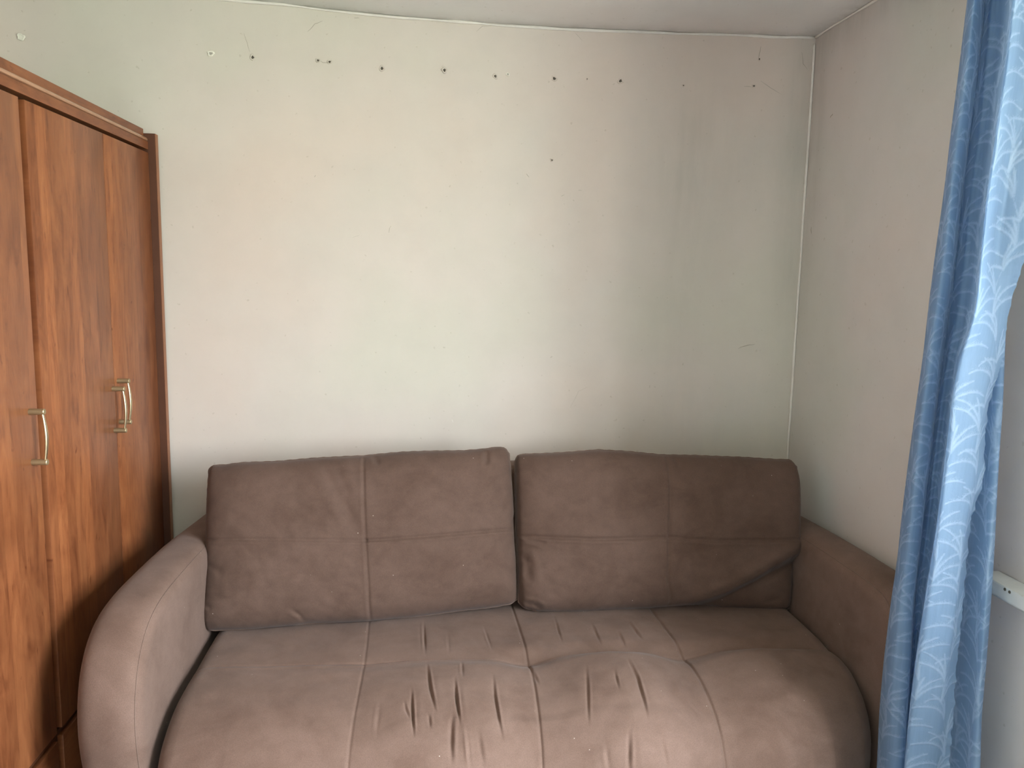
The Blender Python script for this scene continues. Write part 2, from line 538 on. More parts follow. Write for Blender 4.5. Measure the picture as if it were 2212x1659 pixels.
for pts, w in [([(1793, 254), (1799, 246)], .0016), ([(1752, 490), (1753, 505)], .0014)]:
    ribbon('paint_crack', pts, 0, XR-.0006, w, wall_right)

# window in the right wall: frame, two sashes with panes, sill
win = empty('window_1', (XR+.2, (WIN_Y0+WIN_Y1)/2, WIN_Z0)); tag(win, kind='structure')
xg0, xg1 = XR+.17, XR+.235
def frame_bm(y0, y1, z0, z1, x0, x1, w):
    bm = bmesh.new()
    bm_box(bm, (x0, y0, z0), (x1, y1, z0+w), .006); bm_box(bm, (x0, y0, z1-w), (x1, y1, z1), .006)
    bm_box(bm, (x0, y0, z0+w), (x1, y0+w, z1-w), .006); bm_box(bm, (x0, y1-w, z0+w), (x1, y1, z1-w), .006)
    return bm
from_bm('frame', frame_bm(WIN_Y0, WIN_Y1, WIN_Z0, WIN_Z1, xg0, xg1, .055), M_white, win)
mg, nt, N, L, b = mat('window_glass')
lp = nt.nodes.new('ShaderNodeBsdfTransparent'); gl = nt.nodes.new('ShaderNodeBsdfGlossy'); mx = nt.nodes.new('ShaderNodeMixShader')
fr = node(nt, 'ShaderNodeFresnel', IOR=1.45)
gl.inputs['Roughness'].default_value = .02
lp.inputs['Color'].default_value = (.96, .98, .97, 1)
geo = nt.nodes.new('ShaderNodeNewGeometry')            # the ray leaving the pane is not reflected again
L.new(math_n(nt, 'MULTIPLY', fr.outputs[0], math_n(nt, 'SUBTRACT', 1.0, geo.outputs['Backfacing'])), mx.inputs[0]); L.new(lp.outputs[0], mx.inputs[1]); L.new(gl.outputs[0], mx.inputs[2])
L.new(mx.outputs[0], nt.nodes['Material Output'].inputs['Surface'])
ymid = (WIN_Y0+WIN_Y1)/2
for (a, b_) in ((WIN_Y0+.05, ymid-.002), (ymid+.002, WIN_Y1-.05)):
    sash = from_bm('sash', frame_bm(a, b_, WIN_Z0+.05, WIN_Z1-.05, xg0-.012, xg1-.015, .05), M_white, win)
    box('pane', (xg0+.02, a+.045, WIN_Z0+.095), (xg0+.026, b_-.045, WIN_Z1-.095), mg, sash)
# sill board, its rounded far end standing a little off the wall
bm = bmesh.new()
sx0, sx1, sy0, sy1, sz0, sz1 = 1.340, XR+.168, -1.255, -3.42, .866, .902
rad = .03
outl = [(sx1, WIN_Y1-.002), (XR+.0015, WIN_Y1-.002), (XR+.0015, sy0+.065)]
for i in range(7):
    a = math.pi/2*i/6
    outl.append((sx0+rad-rad*math.sin(a), sy0+.06-rad+rad*math.cos(a)))
outl += [(sx0, sy1), (XR+.0015, sy1), (XR+.0015, WIN_Y0+.002), (sx1, WIN_Y0+.002)]
vb = [bm.verts.new((x, y, sz0)) for x, y in outl]; vt = [bm.verts.new((x, y, sz1)) for x, y in outl]
bm.faces.new(vb[::-1]); bm.faces.new(vt)
for i in range(len(outl)):
    j = (i+1) % len(outl)
    bm.faces.new((vb[i], vb[j], vt[j], vt[i]))
bmesh.ops.bevel(bm, geom=[e_ for e_ in bm.edges if abs(e_.verts[0].co.z-e_.verts[1].co.z) < 1e-6], offset=.006, segments=3, profile=.5, affect='EDGES')
sill = from_bm('window_sill', bm, M_plastic, win, smooth=True, angle=40)
for (px, py) in ((2171, 1273), (2181, 1279)):
    p = on(px, py, 0, sx0)
    bm = bmesh.new(); bm_tube(bm, [(sx0-.0012, p[1], p[2]), (sx0+.001, p[1], p[2])], [.0035, .0042], 10)
    from_bm('screw_hole', bm, M_dark, sill)

# ------------------------------------------------------------------ wardrobe along the left wall
XD = -.972                          # face of the doors
WY0, WY1 = -2.10, -.012
GAP_A0, GAP_A1 = -.907, -.878       # the wide joint between the two double sections
GAP_B = -.422
wardrobe = empty('wardrobe', (-1.24, (WY0+WY1)/2, 0), 'tall cherry-laminate wardrobe along the left wall with brass handles and a cornice', 'wardrobe')
bm = bmesh.new()
bm_box(bm, (XL+.01, WY0, .03), (XD-.022, WY1-.022, 2.0))
from_bm('carcass', bm, M_carcass, wardrobe)
o = box('side_panel', (XL+.012, WY1-.024, .0), (-.9485, WY1, 2.062), M_wood_dark, wardrobe, .0008, 1)
box('edge_band', (-.9485, WY1-.0238, .001), (-.9470, WY1-.0002, 2.061), M_wood_edge, o)
box('side_panel', (XL+.012, WY0-.02, .0), (-.9475, WY0, 2.062), M_wood, wardrobe, .0012, 1)
# brown stile that shows in the wide joint
box('stile', (XD-.05, GAP_A0-.01, .05), (XD-.014, GAP_A1+.01, 1.990), M_wood_dark, wardrobe)
# cornice: lower board, bead, upper board
bm = bmesh.new()
prof = [(-1.02, 2.0085), (-.9735, 2.0085), (-.9725, 2.010), (-.9725, 2.0335), (-.974, 2.035), (-.983, 2.0365), (-.983, 2.0515), (-.9865, 2.0525), (-.9865, 2.0755), (-.988, 2.077), (-1.02, 2.077)]
# the run ends against the side panel
r0 = [bm.verts.new((x, WY0+.0, z)) for x, z in prof]; r1 = [bm.verts.new((x, WY1-.0245, z)) for x, z in prof]
for i in range(len(prof)):
    j = (i+1) % len(prof)
    bm.faces.new((r0[i], r0[j], r1[j], r1[i]))
bm.faces.new(r0[::-1]); bm.faces.new(r1)
from_bm('cornice', bm, M_wood_h, wardrobe, smooth=True, angle=40)
bm = bmesh.new()
mp_ = [(-.9835, 2.0362), (-.9745, 2.0366), (-.9728, 2.0378), (-.9738, 2.0392), (-.9732, 2.0402), (-.9735, 2.0425), (-.9755, 2.0462), (-.979, 2.0495), (-.9835, 2.0515)]
r0 = [bm.verts.new((x, WY0+.001, z)) for x, z in mp_]; r1 = [bm.verts.new((x, WY1-.0245, z)) for x, z in mp_]
for i in range(len(mp_)):
    j = (i+1) % len(mp_)
    bm.faces.new((r0[i], r0[j], r1[j], r1[i]))
bm.faces.new(r0[::-1]); bm.faces.new(r1)
from_bm('moulding', bm, M_mould, wardrobe, smooth=True, angle=50)
ZD0, ZD1 = .392, 1.997
spans = [(GAP_B+.0012, WY1-.0255), (GAP_A1, GAP_B-.0012), (-1.372, GAP_A0), (WY0+.002, -1.3745)]
doors = []
for i, (a, b_) in enumerate(spans):
    d = box('door', (XD-.018, a, ZD0), (XD, b_, ZD1), M_wood, wardrobe, .0012, 2)
    doors.append(d)
# rail under the doors and the drawers below it
box('rail', (XD-.03, WY0+.002, .3745), (XD-.008, WY1-.0255, .3885), M_wood_dark, wardrobe, .001, 1)
for i, (a, b_) in enumerate([(GAP_A1, WY1-.0255), (WY0+.002, GAP_A0)]):
    d = box('drawer', (XD-.018, a, .075), (XD+.001, b_, .3705), M_wood_h, wardrobe, .0015, 2)
    for hy in ((a+b_)/2,):
        bm = bmesh.new()
        bm_tube(bm, [(XD+.001, hy-.055, .24), (XD+.03, hy-.055, .24)], .0065, 12)
        bm_tube(bm, [(XD+.001, hy+.055, .24), (XD+.03, hy+.055, .24)], .0065, 12)
        bm_tube(bm, [(XD+.026+.008*math.sin(math.pi*t), hy-.055+.11*t, .24) for t in np.linspace(0, 1, 13)], .005, 8)
        from_bm('drawer_handle', bm, M_brass, d, smooth=True, angle=50)
box('plinth', (XD-.06, WY0+.002, 0), (XD-.035, WY1-.0255, .07), M_wood_dark, wardrobe)
bm = bmesh.new()
p = on(326, 476, 0, XD)
bm_tube(bm, [(XD-.0005, p[1], p[2]), (XD+.0008, p[1], p[2])], [.0042, .0036], 10)
from_bm('cover_cap', bm, M_wood_dark, doors[0])

def door_handle(y, zt, zb, door, x=XD):
    h = None
    bm = bmesh.new()
    n = 17
    pts = []
    for t in np.linspace(0, 1, n):
        pts.append((x+.0305+.0055*math.sin(math.pi*t), y, zt-.004+(zb+.008-zt)*t))
    bm_tube(bm, pts, [.0036+.0018*math.sin(math.pi*t) for t in np.linspace(0, 1, n)], 12, flat=(.8, 1.15))
    h = from_bm('handle', bm, M_brass, door, smooth=True, angle=50)
    for z in (zt, zb):
        bm = bmesh.new()
        bm_tube(bm, [(x, y, z), (x+.0008, y, z), (x+.032, y, z), (x+.0345, y, z), (x+.036, y, z)], [.0078, .0078, .0076, .0076, .0062], 16)
        # the post's mesh belongs to its bar
        q = from_bm('post', bm, M_brass_post, None, smooth=True, angle=40)
        q.data.transform(Matrix.Identity(4))
        posts.append((q, h, door))
    return h
posts = []
for (y, zt, zb, d) in ((-.947, 1.2535, 1.1285, doors[2]), (-.440, 1.2375, 1.1085, doors[1]), (-.398, 1.2565, 1.1275, doors[0]), (-1.41, 1.2535, 1.1285, doors[3])):
    door_handle(y, zt, zb, d)
for q, h, d in posts:                 # thing > door > handle is as deep as it goes: the two posts are joined to the handle
    bm = bmesh.new()
    bm.from_mesh(h.data)
    k = len(bm.faces)
    bm.from_mesh(q.data)
    bm.faces.ensure_lookup_table()
    if len(h.data.materials) < 2: h.data.materials.append(M_brass_post)
    for f in bm.faces[k:]: f.material_index = 1
    bm.to_mesh(h.data); bm.free()
    bpy.data.objects.remove(q)

# ------------------------------------------------------------------ sofa
SXL, SXR = -.683, 1.238              # inner faces of the arms
sofa = empty('sofa', (.275, -.5, 0), 'taupe velour sofa bed with rounded arms and a tufted wrinkled seat', 'sofa')

# base and back frame
box('base', (SXL+.01, -1.0, .04), (SXR-.01, -.05, .24), M_fab_dark, sofa, .015, 3)
bm = bmesh.new()
bm_box(bm, (SXL+.004, -.135, .10), (SXR-.004, -.018, .915), .025, 4)
for v_ in bm.verts:
    if v_.co.y < -.09: v_.co.y -= .10*max(0, min(1, (.93-v_.co.z)/.55))
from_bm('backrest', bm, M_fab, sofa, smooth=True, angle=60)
for (x, y) in ((-.77, -.92), (1.31, -.88), (-.77, -.1), (1.31, -.1)):
    bm = bmesh.new(); bm_tube(bm, [(x, y, 0), (x, y, .05)], [.02, .024], 12)
    from_bm('foot', bm, M_rubber, sofa, smooth=True, angle=40)

def arm(x_out, x_in, y_front, crown, side, yb_in):
    """arm pad: side profile swept across, edges rolled"""
    s = 1 if x_in > x_out else -1
    prof = [(-.02, .705), (-.15, .712), (-.40, .726), (-.60, .733), (-.80, .735), (-.88, .731), (-.945, .720), (-.99, .70), (-1.025, .67), (-1.05, .635), (-1.066, .595), (-1.078, .54), (-1.079, .47), (-1.068, .41), (-1.05, .34), (-1.03, .25), (-1.01, .15), (-1.0, .045)]
    prof = np.array(prof)
    # resample smoothly
    tt = np.concatenate([[0], np.cumsum(np.linalg.norm(np.diff(prof, axis=0), axis=1))])
    ts = np.linspace(0, tt[-1], 90)
    pr = np.stack([np.interp(ts, tt, prof[:, 0]), np.interp(ts, tt, prof[:, 1])], -1)
    for _ in range(6): pr[1:-1] = (pr[:-2]+2*pr[1:-1]+pr[2:])/4
    if side == 'right': pr[:, 0] = np.where(pr[:, 0] < -.88, -.935+(pr[:, 0]+.88)*(-.935-y_front)/.199, pr[:, 0]*(.935/.88))
    tan = np.gradient(pr, axis=0); tan /= np.linalg.norm(tan, axis=1)[:, None]
    nrm = np.stack([tan[:, 1], -tan[:, 0]], -1)           # pointing up / forward
    nrm *= np.sign(nrm[5, 1])
    # cross-section: inner side bottom -> inner edge -> crown -> outer edge -> outer side
    sec = []
    r = .032
    W = abs(x_in-x_out)
    for q in np.linspace(0, 1, 7): sec.append((0.0, -.46+(.46-r)*q))
    ne = 2.9
    for a in np.linspace(6, 174, 27):
        ca, sa = math.cos(math.radians(a)), math.sin(math.radians(a))
        sec.append((W/2*(1-math.copysign(abs(ca)**(2/ne), ca)), -r+(r+crown)*sa**(2/ne)))
    for q in np.linspace(1, 0, 7): sec.append((W, -.46+(.46-r)*q))
    sec = np.array(sec)
    P = np.zeros((len(pr), len(sec), 3))
    for i in range(len(pr)):
        taper = .018*max(0, 1-abs(pr[i, 0]+.02)/.45) if side == 'left' else 0
        u = sec[:, 0]*(W-taper)/W
        P[i, :, 0] = x_in - s*u
        # the sides hang straight down at the top run and straight back at the front
        dep = np.minimum(sec[:, 1], 0)
        rise = np.maximum(sec[:, 1], 0)
        small = np.maximum(dep, -r)
        P[i, :, 1] = pr[i, 0]+nrm[i, 0]*(rise+small)
        P[i, :, 2] = pr[i, 1]+nrm[i, 1]*(rise+small)
        more = dep-small                                   # below the rolled edge go towards the arm's heart
        heart = np.array([-.48, .28])
        dv = heart-pr[i]
        k = (-more/(.46-r))
        P[i, :, 1] += dv[0]*k*.96
        P[i, :, 2] += dv[1]*k*.96
    return P
Pl = arm(-.848, -.695, -1.079, .030, 'left', 0)
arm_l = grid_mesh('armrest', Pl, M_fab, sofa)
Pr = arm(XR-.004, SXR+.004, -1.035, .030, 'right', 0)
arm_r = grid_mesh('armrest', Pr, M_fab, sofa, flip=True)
# stitched seam along the inner edge of each arm
for P, a in ((Pl, arm_l), (Pr, arm_r)):
    bm = bmesh.new()
    line = [P[i, 12] for i in range(0, 88)]
    bm_tube(bm, line, .0014, 6)
    from_bm('seam', bm, M_pipe, a, smooth=True)

# seat: one tufted mattress, its profile rolled over the front
sp = np.array([(-.20, .435), (-.21, .465), (-.24, .480), (-.50, .483), (-.74, .484), (-.86, .482), (-.93, .473), (-.99, .455), (-1.04, .428), (-1.075, .39), (-1.095, .34), (-1.10, .27), (-1.095, .20), (-1.075, .13), (-1.04, .09)])
tt = np.concatenate([[0], np.cumsum(np.linalg.norm(np.diff(sp, axis=0), axis=1))])
NV, NU = 400, 960
ts = np.linspace(0, tt[-1], NV)
pr = np.stack([np.interp(ts, tt, sp[:, 0]), np.interp(ts, tt, sp[:, 1])], -1)
for _ in range(30): pr[1:-1] = (pr[:-2]+2*pr[1:-1]+pr[2:])/4
tan = np.gradient(pr, axis=0); tan /= np.linalg.norm(tan, axis=1)[:, None]
nrm = np.stack([tan[:, 1], -tan[:, 0]], -1)
nrm *= np.sign(nrm[60, 1])
xs = np.linspace(SXL+.012, SXR-.004, NU)
U = np.repeat(xs[:, None], NV, 1)
P = np.zeros((NU, NV, 3))
P[..., 0] = U
# the front bows out in the middle and rounds off at the corners
bow = np.interp(xs, [SXL, -.63, -.5, 0, .6, .9, 1.05, 1.17, SXR], [.0, .015, .04, .065, .07, .05, .01, -.05, -.11])
kf = sstep(-.60, -1.08, pr[:, 0])
P[..., 1] = pr[None, :, 0]-bow[:, None]*kf[None, :]
P[..., 2] = pr[None, :, 1]
# shoulders at the ends
edge = np.minimum(xs-(SXL+.012), (SXR-.004)-xs)
roll = .03*(1-np.sqrt(np.clip(1-(1-np.clip(edge/.045, 0, 1))**2, 0, 1)))
Nv = np.zeros((NU, NV, 3)); Nv[..., 1] = nrm[None, :, 0]; Nv[..., 2] = nrm[None, :, 1]
disp = -roll[:, None]*np.ones((1, NV))
sx = [-.198, .281, .752]             # stitched lines front to back
ysm = -.748                          # and the one across
front = 1.0
# padding between the stitched lines, deeper to the right
amp_f = np.interp(U, [-.69, -.45, -.2, -.05, .281, .52, .752, .98, 1.22], [.002, .004, .003, .014, .026, .046, .036, .040, .012])
cell = np.ones_like(U)
for c in sx:
    wdt = .11 if c > 0 else .03
    cell *= 1-np.exp(-((U-c)/wdt)**2)*(.97 if c > 0 else .5)
pf = sstep(ysm+.012, ysm-.070, P[..., 1])**.65
disp += amp_f*cell*pf*front
amp_r = np.interp(U, [-.73, .0, .3, .6, 1.28], [.002, .003, .007, .010, .006])
disp += amp_r*cell*sstep(ysm+.003, ysm+.09, P[..., 1])
for c in sx:
    d = np.abs(U-c-.006*np.sin(P[..., 1]*6))
    dp = .005 if c > 0 else .0022
    disp += -dp*np.exp(-(d/.0042)**2)*sstep(-.20, -.26, P[..., 1])
disp += -np.interp(U, [-.7, -.22, .3, 1.2], [.0016, .003, .007, .0035])*np.exp(-((P[..., 1]-ysm)/.006)**2)
disp += np.interp(U, [-.7, -.22, .3, 1.2], [.001, .0015, .003, .001])*np.exp(-((P[..., 1]-ysm+.014)/.007)**2)
for c, k in ((.281, .024), (.752, .018), (-.198, .003)):
    disp += -k*np.exp(-(((U-c)/.075)**2+((P[..., 1]-ysm)/.045)**2))
disp += .0022*vnoise(U*9, P[..., 1]*9, 31)+.0011*vnoise(U*25, P[..., 1]*21, 32)
Q = proj(P+Nv*.012)
W_ = [([(915, 1332), (919, 1413)], 5, .010, 1), ([(921, 1425), (924, 1450), (929, 1486), (942, 1549)], 5.5, .012, -1), ([(1043, 1340), (1065, 1403)], 4.5, .006, 1),
      ([(888, 1482), (891, 1545), (894, 1600)], 5, .013, -1), ([(872, 1510), (876, 1530), (889, 1560)], 5, .007, -1), ([(981, 1462), (984, 1490), (987, 1520), (994, 1575)], 5, .015, -1),
      ([(981, 1530), (975, 1565), (974, 1615), (976, 1665)], 9, .011, -1), ([(997, 1425), (1000, 1470)], 5, .006, 1), ([(1063, 1446), (1068, 1501), (1078, 1560), (1088, 1610)], 6, .012, -1),
      ([(1195, 1322), (1217, 1393)], 4.5, .005, -1), ([(1274, 1340), (1302, 1396)], 5, .006, -1), ([(1264, 1440), (1268, 1500), (1270, 1585)], 6, .007, -1),
      ([(1349, 1430), (1358, 1450), (1375, 1483), (1388, 1530), (1397, 1580)], 6, .012, -1), ([(1324, 1462), (1336, 1512)], 5, .006, -1), ([(1354, 1335), (1392, 1384)], 5, .007, -1),
      ([(1333, 1360), (1354, 1398)], 5, .005, -1), ([(1354, 1585), (1353, 1650), (1354, 1680)], 8, .009, -1), ([(1030, 1570), (1046, 1665)], 9, .005, -1), ([(925, 1540), (930, 1580)], 6, .006, -1),
      ([(968, 1360), (971, 1410)], 6, .003, 1), ([(1150, 1440), (1166, 1475)], 5, .004, -1), ([(1420, 1590), (1440, 1680)], 9, .004, -1), ([(1000, 1560), (1006, 1620), (1012, 1680)], 7, -.006, -1),
      ([(823, 1500), (815, 1560), (812, 1600)], 8, .003, 1), ([(1560, 1560), (1590, 1680)], 14, .003, -1), ([(1305, 1600), (1315, 1680)], 9, .005, 1)]
for pts, w, d, sd in W_:
    disp += crease(Q, pts, w*.52, d*.52, .60, .5, sd)+crease(Q, pts, w*1.7, d*.20, .55, .5, sd)
# soft break across the front where the cover has been sat out
disp += crease(Q, [(1010, 1546), (1150, 1541), (1290, 1535), (1500, 1540)], 8, .0010, .4, .2, 1)
disp = -roll[:, None]+(disp+roll[:, None])*sstep(.12, .30, P[..., 2])       # the quilting ends above the hem
P = P+Nv*disp[..., None]
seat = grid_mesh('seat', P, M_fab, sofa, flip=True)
tag(seat, 'tufted seat with pulled wrinkles in the middle panels')
# end caps of the mattress
capL = np.stack([P[0], np.stack([np.full(NV, SXL+.02), np.full(NV, -.55), np.full(NV, .2)], -1)], 0)
capR = np.stack([P[-1], np.stack([np.full(NV, SXR-.012), np.full(NV, -.55), np.full(NV, .2)], -1)], 0)
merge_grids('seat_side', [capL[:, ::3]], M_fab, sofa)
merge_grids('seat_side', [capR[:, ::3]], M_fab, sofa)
# small cloth tag sewn to the seat's left front edge
# ------------------------------------------------------------------ loose back cushions
def curve_xy(pts, n):
    pts = np.array(pts, float)
    t = np.concatenate([[0], np.cumsum(np.linalg.norm(np.diff(pts, axis=0), axis=1))]); t /= t[-1]
    s = np.linspace(0, 1, n)
    c = np.stack([np.interp(s, t, pts[:, 0]), np.interp(s, t, pts[:, 1])], -1)
    for _ in range(3): c[1:-1] = (c[:-2]+2*c[1:-1]+c[2:])/4
    return c

def cushion(name, top, bottom, left, right, yb, yt, thick, label, deform, seed, tucked=None):
    """a stuffed box: the rim follows the surveyed outline, leaning back against the frame"""
    n, m = 300, 190
    T, B = curve_xy(top, n), curve_xy(bottom, n)
    Lf, R = curve_xy(left, m), curve_xy(right, m)          # top -> bottom
    T[0] = Lf[0] = (T[0]+Lf[0])/2; T[-1] = R[0] = (T[-1]+R[0])/2
    B[0] = Lf[-1] = (B[0]+Lf[-1])/2; B[-1] = R[-1] = (B[-1]+R[-1])/2
    u = np.linspace(0, 1, n)[:, None, None]; v = np.linspace(0, 1, m)[None, :, None]
    C = (1-v)*T[:, None]+v*B[:, None]+(1-u)*Lf[None]+u*R[None]-((1-u)*(1-v)*T[0]+u*(1-v)*T[-1]+(1-u)*v*B[0]+u*v*B[-1])
    # lift the outline from the survey to the leaning mid plane y(v)
    d = _fw+((C[..., 0:1]-1106)/F_PX)*CX-((C[..., 1:2]-829.5)/F_PX)*CY
    z_top, z_bot = .965, .50
    ub = np.interp(np.linspace(0, 1, n), np.linspace(0, 1, len(yb)), yb)[:, None]
    ut = np.interp(np.linspace(0, 1, n), np.linspace(0, 1, len(yt)), yt)[:, None]
    slope = (ut-ub)/(z_top-z_bot)                          # leaning plane: y = yb + slope*(z - z_bot)
    t = (ub+slope*(CAM[2]-z_bot)-CAM[1])/(d[..., 1]-slope*d[..., 2])
    P = CAM+d*t[..., None]
    sm = float(slope.mean())
    nv = np.array([0, -1, sm]); nv /= np.linalg.norm(nv)
    if tucked: P = P-nv*tucked(C)[..., None]
    uu = np.linspace(-1, 1, n)[:, None]; vv = np.linspace(-1, 1, m)[None, :]
    e = np.clip((1-np.abs(uu)**9)*(1-np.abs(vv)**7), 0, 1)
    body = np.sqrt(e)*(.72+.28*(1-uu**2*.8)*(1-vv**2*.9))
    Fd = thick*.60*body
    # piecing seams
    Q = C
    Fd = Fd+deform(Q, uu, vv)*np.clip(e*3, 0, 1)
    Fd += (.0028*vnoise(uu*5+seed, vv*4, seed)+.0014*vnoise(uu*16, vv*11, seed+1))*e
    edge_pucker = .0055*vnoise(uu*26+seed, vv*16+3, seed+2)*(np.exp(-((1-np.abs(vv))/.10)**2)+np.exp(-((1-np.abs(uu))/.06)**2))
    Fd += edge_pucker*e
    Ff = P+nv*Fd[..., None]
    Bk = P-nv*(thick*.62*np.sqrt(e)*(.8+.2*(1-uu**2)*(1-vv**2)))[..., None]
    Bk[..., 2] = np.maximum(Bk[..., 2], .4885); Ff[..., 2] = np.maximum(Ff[..., 2], .4885)
    Bk[..., 1] = np.minimum(Bk[..., 1], -.145)
    o = grid_mesh(name, Ff, M_fab_shade)
    # back half is part of the same cover
    bm = bmesh.new(); bm.from_mesh(o.data)
    st = 3
    Bk2 = Bk
    idx = np.arange(n*m).reshape(n, m)
    bm.verts.ensure_lookup_table()
    vb = {}
    I = list(range(0, n, st)); J = list(range(0, m, st))
    if I[-1] != n-1: I.append(n-1)
    if J[-1] != m-1: J.append(m-1)
    for i in I:
        for j in J:
            vb[i, j] = bm.verts.new(Bk2[i, j])
    for a, b_ in zip(I[:-1], I[1:]):
        for c, d_ in zip(J[:-1], J[1:]):
            f = bm.faces.new((vb[a, c], vb[a, d_], vb[b_, d_], vb[b_, c])); f.smooth = True
    me = o.data
    bm.to_mesh(me); bm.free()
    me.validate()
    tag(o, label, 'cushion', 'loose back cushions on the sofa')
    # rim piping, slightly puckered
    bm = bmesh.new()
    rim = [P[i, 0] for i in range(0, n, 3)]+[P[-1, j] for j in range(0, m, 3)]+[P[i, -1] for i in range(n-1, -1, -3)]+[P[0, j] for j in range(m-1, -1, -3)]
    bm_tube(bm, rim, [.0030+.0007*math.sin(k*1.7) for k in range(len(rim))], 6)
    from_bm('piping', bm, M_pipe, o, smooth=True)
    return o

def lines(Q, items):
    d = 0
    for pts, w, dep, rdg, tp, sd in items: d = d+crease(Q, pts, w, dep, rdg, tp, sd)
    return d
def def_left(Q, uu, vv):
    d = lines(Q, [([(787, 970), (790, 1040), (793, 1120), (795, 1167), (800, 1250), (803, 1360)], 3.2, .0045, .2, 0, 1),
                  ([(430, 1166), (600, 1165), (795, 1168)], 3.5, .0035, .35, 0, 1), ([(795, 1168), (930, 1158), (1130, 1141)], 3.5, .005, .35, 0, 1),
                  ([(692, 985), (708, 1015), (740, 1075), (775, 1135), (790, 1160)], 12, .006, .5, .3, 1), ([(722, 990), (736, 1020), (765, 1090)], 10, .004, .5, .35, -1),
                  ([(808, 982), (818, 1003), (822, 1012)], 6, .006, .4, .3, 1), ([(632, 1305), (655, 1325), (668, 1350)], 5, .004, .5, .4, 1),
                  ([(1052, 972), (1048, 990), (1050, 1010)], 6, .008, .4, .3, 1), ([(876, 1066), (884, 1068)], 2.5, .002, 0, .3, 1),
                  ([(450, 1215), (475, 1225), (500, 1240)], 8, .003, .4, .3, 1), ([(447, 1300), (470, 1315)], 6, .002, .4, .3, 1)])
    q = np.exp(-(((Q[..., 0]-795)/60)**2+((Q[..., 1]-1168)/50)**2))
    return d-.012*q
def tuck(Q):
    xs_, ys_ = [1435, 1475, 1550, 1600, 1650, 1690, 1735], [1312, 1302, 1270, 1243, 1214, 1196, 1186]
    below = Q[..., 1]-np.interp(Q[..., 0], xs_, ys_)
    return .050*sstep(-2, 24, below)*sstep(1440, 1520, Q[..., 0])
def def_right(Q, uu, vv):
    d = lines(Q, [([(1431, 975), (1430, 1050), (1427, 1157), (1425, 1250), (1438, 1300)], 3.6, .006, .25, 0, 1),
                  ([(1110, 1155), (1270, 1161), (1427, 1157), (1520, 1164), (1735, 1163)], 3.8, .006, .35, 0, 1),
                  ([(1122, 1160), (1150, 1165), (1176, 1172)], 5, .007, .5, .3, 1), ([(1120, 1185), (1135, 1215), (1138, 1260)], 9, .007, .5, .3, -1),
                  ([(1120, 1300), (1150, 1303), (1175, 1318)], 6, .008, .5, .3, -1), ([(1322, 1318), (1328, 1308)], 5, .006, .4, .3, 1),
                  ([(1545, 985), (1543, 1000)], 5, .006, .4, .3, 1), ([(1445, 985), (1452, 1000), (1450, 1015)], 6, .006, .4, .3, 1),
                  ([(1460, 1165), (1490, 1200), (1515, 1240)], 14, .006, .4, .3, 1), ([(1690, 988), (1698, 1002)], 5, .005, .4, .3, 1)])
    # the lower right corner is tucked under along a diagonal fold
    xs_, ys_ = [1435, 1475, 1550, 1600, 1650, 1690, 1735], [1312, 1302, 1270, 1243, 1214, 1196, 1186]
    yl = np.interp(Q[..., 0], xs_, ys_)
    below = Q[..., 1]-yl
    k = sstep(1440, 1520, Q[..., 0])
    d = d+.010*np.exp(-((below+14)/14)**2)*k
    d = d+lines(Q, [([(1600, 1268), (1655, 1242), (1722, 1212)], 7, .007, .5, .25, -1), ([(1640, 1300), (1690, 1292)], 8, .004, .4, .3, 1)])
    q = np.exp(-(((Q[..., 0]-1427)/60)**2+((Q[..., 1]-1157)/50)**2))
    return d-.012*q
cushion('back_cushion',
        [(452, 1014), (462, 1005), (485, 1005), (520, 1000), (600, 997), (680, 990), (760, 986), (790, 985), (803, 983), (870, 977), (930, 975), (1000, 974), (1040, 971), (1062, 968), (1078, 966), (1092, 969), (1099, 980)],
        [(441, 1352), (452, 1361), (475, 1361), (560, 1358), (640, 1351), (668, 1346), (740, 1345), (800, 1342), (900, 1332), (1000, 1318), (1060, 1312), (1104, 1304), (1118, 1293)],
        [(452, 1014), (449, 1060), (447, 1120), (446, 1200), (448, 1225), (442, 1270), (438, 1320), (441, 1352)],
        [(1099, 980), (1103, 1010), (1107, 1060), (1110, 1110), (1108, 1120), (1112, 1180), (1114, 1200), (1116, 1250), (1118, 1293)],
        (-.515, -.46, -.405), (-.335, -.30, -.275), .19, 'wide taupe back cushion at the wardrobe end of the sofa, nearer the left arm', def_left, 3)
cushion('back_cushion',
        [(1113, 996), (1119, 983), (1140, 981), (1180, 980), (1230, 977), (1290, 972), (1350, 975), (1400, 980), (1430, 983), (1500, 984), (1540, 986), (1600, 988), (1680, 993), (1706, 993), (1720, 1008)],
        [(1120, 1300), (1130, 1312), (1160, 1320), (1240, 1322), (1320, 1317), (1400, 1313), (1440, 1309), (1478, 1307), (1560, 1318), (1650, 1323), (1705, 1325), (1719, 1318)],
        [(1113, 996), (1112, 1040), (1114, 1120), (1114, 1150), (1117, 1200), (1118, 1250), (1120, 1300)],
        [(1720, 1008), (1724, 1050), (1724, 1120), (1723, 1180), (1721, 1240), (1719, 1318)],
        (-.415, -.40, -.475), (-.275, -.285, -.33), .19, 'taupe back cushion at the window end of the sofa with a folded-under lower corner', def_right, 9, tuck)

